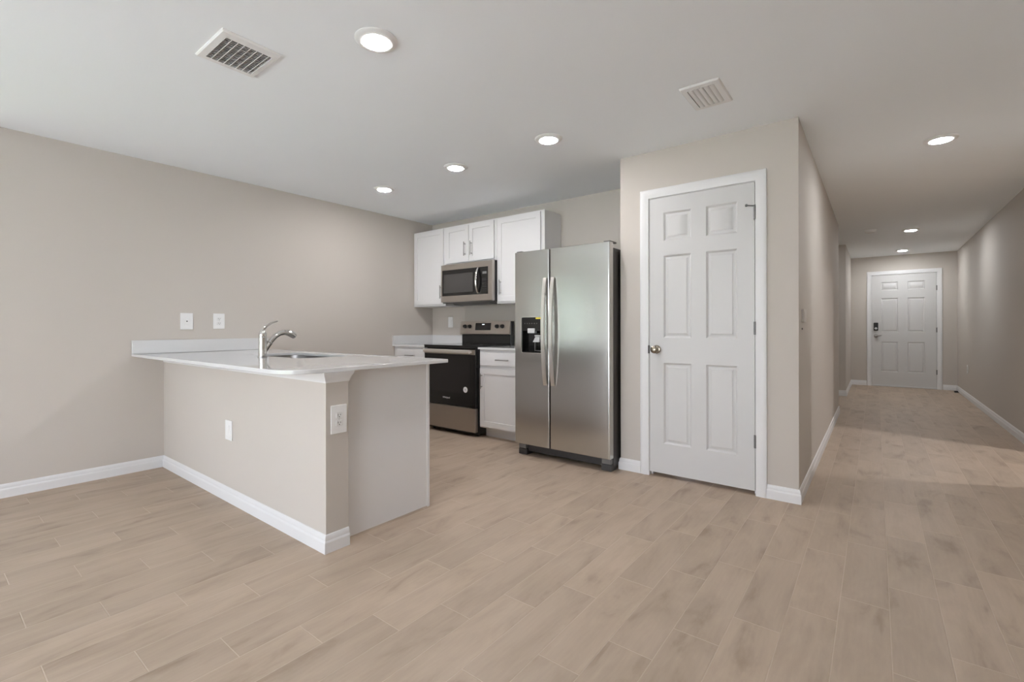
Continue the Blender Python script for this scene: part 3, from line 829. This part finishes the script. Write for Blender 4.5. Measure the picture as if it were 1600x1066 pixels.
bm = NB(); box(bm, RX0 + 0.003, RX1 - 0.003, 3.503, 3.544, 0.052, 0.295, 0.004); obj('storage_drawer', bm, 'steel_warm', t)
text_mesh('logo', 'Whirlpool', 0.026, 0.0003, Matrix.Translation((-3.600, 3.5022, 0.376)) @ FACE_CAM, 'print', od)
bm = NB(); n = 32
lathe(bm, [(0.030, 0), (0.030, 0.0006)], (-3.322, 3.5020, 0.478), (0, -1, 0), n)
stk = obj('sticker', bm, 'print', od)
bm = NB(); lathe(bm, [(0.010, 0), (0.010, 0.0005)], (-3.322, 3.5015, 0.478), (0, -1, 0), 24); obj('sticker_print', bm, 'light_grey', stk)
# backguard
bm = NB(); box(bm, RX0 + 0.006, RX1 - 0.006, 4.098, 4.150, 0.905, 1.185, 0.003); box(bm, RX0 + 0.012, RX1 - 0.012, 4.090, 4.1, 0.931, 1.030, 0.002)
bgd = obj('backguard', bm, 'black', t)
bm = NB(); prism(bm, [(4.098, 1.190), (4.088, 1.190), (4.068, 1.042), (4.072, 1.036), (4.098, 1.036)], 'x', RX0 + 0.002, RX1 - 0.012)
cp = obj('control_panel', bm, 'steel_warm', t)
def onpanel(z): return 4.068 + (z - 1.042) / (1.190 - 1.042) * 0.020
ax = Vector((0, -0.148, 0.020)).normalized()
for px in (-3.870, -3.792, -3.376, -3.298):
    bm = NB(); z = 1.128
    lathe(bm, [(0.0235, 0), (0.0235, 0.005), (0.019, 0.008), (0.0175, 0.026), (0.015, 0.028), (0.002, 0.028)], (px, onpanel(z) - 0.0003, z), ax, 24)
    kb = obj('control_knob', bm, 'black_plastic', t)
    bm = NB(); box(bm, px - 0.0035, px + 0.0035, onpanel(z) - 0.034, onpanel(z) - 0.020, z - 0.014, z + 0.018, 0.001); obj('grip', bm, 'black_plastic', kb)
bm = NB(); prism(bm, [(onpanel(1.085) + 0.004, 1.085), (onpanel(1.085) - 0.0015, 1.085), (onpanel(1.168) - 0.0015, 1.168), (onpanel(1.168) + 0.004, 1.168)], 'x', -3.706, -3.470)
ds = obj('display', bm, 'black_glass', t)
bm = NB(); box(bm, -3.604, -3.566, onpanel(1.150) - 0.0022, onpanel(1.150) - 0.0008, 1.142, 1.156); obj('clock_readout', bm, 'display', ds)

# ------------------------------------------------------------------ microwave
MX0, MX1, MY = -3.966, -3.192, 3.776
t = thing('microwave', 'stainless over-the-range microwave mounted under the short cabinet', 'microwave', ((MX0 + MX1) / 2, 3.95, 1.39))
bm = NB(); box(bm, MX0 + 0.004, MX1 - 0.002, MY + 0.040, YK - 0.001, 1.392, 1.8345, 0.003); obj('body', bm, 'black', t)
bm = NB()
prism(bm, [(MY + 0.04, 1.392), (MY + 0.02, 1.398), (MY + 0.02, 1.405), (MY + 0.04, 1.405)], 'x', MX0 + 0.01, MX1 - 0.01)
prism(bm, [(4.10, 1.3918), (3.86, 1.3918), (3.90, 1.374), (4.06, 1.374)], 'x', MX0 + 0.10, MX1 - 0.12)
obj('underside_vent', bm, 'grey_plastic', t)
GX_0, GX_1, GZ0, GZ1 = -3.945, -3.250, 1.474, 1.767
bm = NB()
lp2 = lambda a, b, c, d, y: [Vector((a, y, c)), Vector((b, y, c)), Vector((b, y, d)), Vector((a, y, d))]
rings(bm, [lp2(MX0, MX1, 1.403, 1.830, MY + 0.0395), lp2(MX0, MX1, 1.403, 1.830, MY + 0.004), lp2(MX0 + 0.004, MX1 - 0.004, 1.407, 1.826, MY), lp2(GX_0, GX_1, GZ0, GZ1, MY), lp2(GX_0, GX_1, GZ0, GZ1, MY + 0.0395)], caps=False)
fr = obj('front_frame', bm, 'steel_warm', t)
bm = NB(); box(bm, GX_0, -3.402, MY + 0.002, MY + 0.038, GZ0, GZ1, 0.001)
dr = obj('door', bm, 'black_glass', t)
bm = NB(); box(bm, GX_0 + 0.020, -3.470, MY + 0.0012, MY + 0.0022, GZ0 + 0.034, GZ1 - 0.048); obj('window', bm, 'glass_dark', dr)
bm = NB(); N_ = 14
tube(bm, [(-3.392, MY + 0.002 - 0.040 * math.sin(math.pi * i / N_) ** 0.8 - 0.004, 1.487 + (1.758 - 1.487) * i / N_) for i in range(N_ + 1)], [0.010] + [0.0125] * (N_ - 1) + [0.010], 14, flat=0.7)
obj('handle', bm, 'chrome', dr)
bm = NB(); box(bm, -3.400, GX_1, MY + 0.002, MY + 0.038, GZ0, GZ1, 0.001); cpn = obj('control_panel', bm, 'black_glass', t)
bm = NB(); box(bm, -3.330, -3.272, MY + 0.0012, MY + 0.0022, 1.690, 1.716); obj('display', bm, 'grey_plastic', cpn)
for r_ in range(6):
    bm = NB()
    for c_ in range(3): box(bm, -3.330 + c_ * 0.021, -3.318 + c_ * 0.021, MY + 0.0014, MY + 0.0022, 1.530 + r_ * 0.022, 1.536 + r_ * 0.022)
    obj('key_row', bm, 'case', cpn)

# ------------------------------------------------------------------ refrigerator
FX0, FX1, FY0 = -2.513, -1.604, 3.280
t = thing('refrigerator', 'stainless side-by-side refrigerator with ice dispenser, next to the pantry', 'refrigerator', ((FX0 + FX1) / 2, 3.7, 0))
bm = NB(); box(bm, FX0 + 0.006, FX1 - 0.004, 3.350, 4.120, 0.030, 1.735, 0.004)
for x in (FX0 + 0.06, FX1 - 0.06):
    lathe(bm, [(0.02, 0), (0.02, 0.032)], (x, 4.05, 0), n=14)
obj('body', bm, 'case', t)
def fridge_door(x0, x1, hole=None):
    """gently bowed door; hole = dispenser opening (x0,x1,z0,z1)"""
    bm = NB(); z0, z1 = 0.104, 1.772; n = 12
    def fy(x):
        u = (x - x0) / (x1 - x0) * 2 - 1
        return FY0 + 0.002 * abs(u) ** 3 + (0.004 if abs(u) > 0.999 else 0.0008 if min(x - x0, x1 - x) < 0.005 else 0)
    xs = [x0 + (x1 - x0) * i / n for i in range(n + 1)]
    xs += [x0 + 0.004, x1 - 0.004, x0 + 0.007, x1 - 0.007, x0 + 0.012, x1 - 0.012]
    if hole: xs += [hole[0], hole[1]]
    xs = sorted(set(round(x, 5) for x in xs))
    zs = [z0, z0 + 0.003] + ([hole[2], hole[3]] if hole else []) + [z1 - 0.003, z1]
    g = {}
    for i, x in enumerate(xs):
        for j, z in enumerate(zs):
            ins = 0.003 if j in (0, len(zs) - 1) else 0
            g[i, j] = bm.verts.new((x, fy(x) + ins, z))
    for i in range(len(xs) - 1):
        for j in range(len(zs) - 1):
            xm = (xs[i] + xs[i + 1]) / 2; zm = (zs[j] + zs[j + 1]) / 2
            if hole and hole[0] < xm < hole[1] and hole[2] < zm < hole[3]: continue
            bm.faces.new((g[i, j], g[i + 1, j], g[i + 1, j + 1], g[i, j + 1]))
    bnd = [e for e in bm.edges if len(e.link_faces) == 1]
    r = bmesh.ops.extrude_edge_only(bm, edges=bnd)
    for v in r['geom']:
        if isinstance(v, bmesh.types.BMVert): v.co.y = 3.342 if not (hole and hole[0] - 1e-4 <= v.co.x <= hole[1] + 1e-4 and hole[2] - 1e-4 <= v.co.z <= hole[3] + 1e-4) else 3.338
    b = [Vector(p) for p in ((x0, 3.342, z0), (x1, 3.342, z0), (x1, 3.342, z1), (x0, 3.342, z1))]
    bm.faces.new([bm.verts.new(p) for p in b])
    bmesh.ops.remove_doubles(bm, verts=bm.verts, dist=0.0001)
    return bm
HOLE = (-2.440, -2.222, 0.897, 1.204)
XS0, XS1 = -2.156, -2.145
dl = obj('freezer_door', fridge_door(FX0, XS0, HOLE), 'steel', t)
dr = obj('fridge_door', fridge_door(XS1, FX1), 'steel', t)
def fridge_handle(parent, x, w):
    bm = NB(); n = 22; z0, z1 = 0.630, 1.532
    loops = []
    for i in range(n + 1):
        u = i / n; z = z0 + (z1 - z0) * u
        y = FY0 - 0.010 - 0.040 * math.sin(math.pi * u) ** 0.75
        loops.append([Vector((x + a * w, y + b, z)) for a, b in ((-0.5, 0.004), (-0.42, -0.004), (0.42, -0.004), (0.5, 0.004), (0.42, 0.010), (-0.42, 0.010))])
    rings(bm, loops)
    for z in (z0 + 0.004, z1 - 0.004): box(bm, x - 0.4 * w, x + 0.4 * w, FY0 - 0.006, FY0 + 0.006, z - 0.003, z + 0.003)
    return obj('handle', bm, 'steel_bright', parent)
fridge_handle(dl, -2.188, 0.036); fridge_handle(dr, -2.112, 0.036)
text_mesh('logo', 'Whirlpool', 0.027, 0.0004, Matrix.Translation((-1.725, FY0 + 0.0003, 1.690)) @ FACE_CAM, 'badge', dr)
# dispenser
hx0, hx1, hz0, hz1 = HOLE
bm = NB()
lpd = lambda d, y, r=0.012: [Vector((a, y, b)) for a, b in rrect(hx0 + d, hx1 - d, hz0 + d, hz1 - d, r, 4)]
rings(bm, [lpd(-0.003, FY0 + 0.004), lpd(-0.003, FY0 - 0.001), lpd(0.001, FY0 - 0.0015), lpd(0.002, FY0 + 0.003)], caps=False)
obj('dispenser_rim', bm, 'steel_bright', dl)
bm = NB()
box(bm, hx0 + 0.001, hx1 - 0.001, FY0 + 0.001, FY0 + 0.050, 1.085, hz1 - 0.001, 0.003)
box(bm, hx0 + 0.001, hx1 - 0.001, FY0 + 0.050, FY0 + 0.056, hz0 + 0.001, 1.085)
box(bm, hx0 + 0.001, hx0 + 0.008, FY0 + 0.003, FY0 + 0.050, hz0 + 0.001, 1.085); box(bm, hx1 - 0.008, hx1 - 0.001, FY0 + 0.003, FY0 + 0.050, hz0 + 0.001, 1.085)
box(bm, hx0 + 0.008, hx1 - 0.008, FY0 + 0.003, FY0 + 0.050, hz0 + 0.001, hz0 + 0.012)
dp = obj('dispenser', bm, 'black_glass', dl)
bm = NB(); box(bm, -2.370, -2.297, FY0 - 0.008, FY0 + 0.03, 1.066, 1.108, 0.004); obj('ice_chute', bm, 'light_grey', dp)
bm = NB(); prism(bm, [(-2.305, 1.036), (-2.258, 1.036), (-2.266, 0.990), (-2.330, 0.990)], 'y', FY0 + 0.016, FY0 + 0.030); box(bm, -2.312, -2.254, FY0 + 0.014, FY0 + 0.034, 1.039, 1.050, 0.002); obj('paddle', bm, 'light_grey', dp)
bm = NB(); tube(bm, [(-2.318, FY0 + 0.03, 0.99), (-2.318, FY0 + 0.03, 0.916), (-2.250, FY0 + 0.03, 0.914)], 0.004, 8); obj('water_lever', bm, 'grey_plastic', dp)
for i in range(6):
    bm = NB(); box(bm, -2.408 + i * 0.025, -2.400 + i * 0.025, FY0 + 0.0002, FY0 + 0.0012, 1.146, 1.154); obj('button', bm, 'grey_plastic', dp)
bm = NB(); box(bm, -2.290, -2.236, FY0 - 0.0004, FY0 + 0.0011, 1.187, 1.200); obj('sticker', bm, 'yellow', dp)
# base grille, feet, hinge caps
bm = NB(); box(bm, FX0 + 0.05, FX1 - 0.05, 3.372, 3.40, 0.022, 0.098, 0.003)
for i in range(4): box(bm, FX0 + 0.10, FX1 - 0.10, 3.366, 3.372, 0.030 + i * 0.016, 0.037 + i * 0.016)
obj('base_grille', bm, 'black_plastic', t)
for x, s in ((FX0 + 0.008, 1), (FX1 - 0.096, -1)):
    bm = NB(); box(bm, x, x + 0.088, 3.325, 3.42, 0.0, 0.050, 0.004); obj('foot', bm, 'case', t)
    bm = NB(); box(bm, x + 0.008, x + 0.085, 3.318, 3.352, 0.055, 0.101, 0.003); obj('lower_hinge', bm, 'grey_plastic', t)
bm = NB(); box(bm, FX1 - 0.06, FX1 - 0.006, 3.300, 3.42, 1.7725, 1.784, 0.003); obj('hinge_cap', bm, 'grey_plastic', t)
bm = NB(); box(bm, FX0 + 0.006, FX0 + 0.06, 3.300, 3.42, 1.7725, 1.784, 0.003); obj('hinge_cap', bm, 'grey_plastic', t)
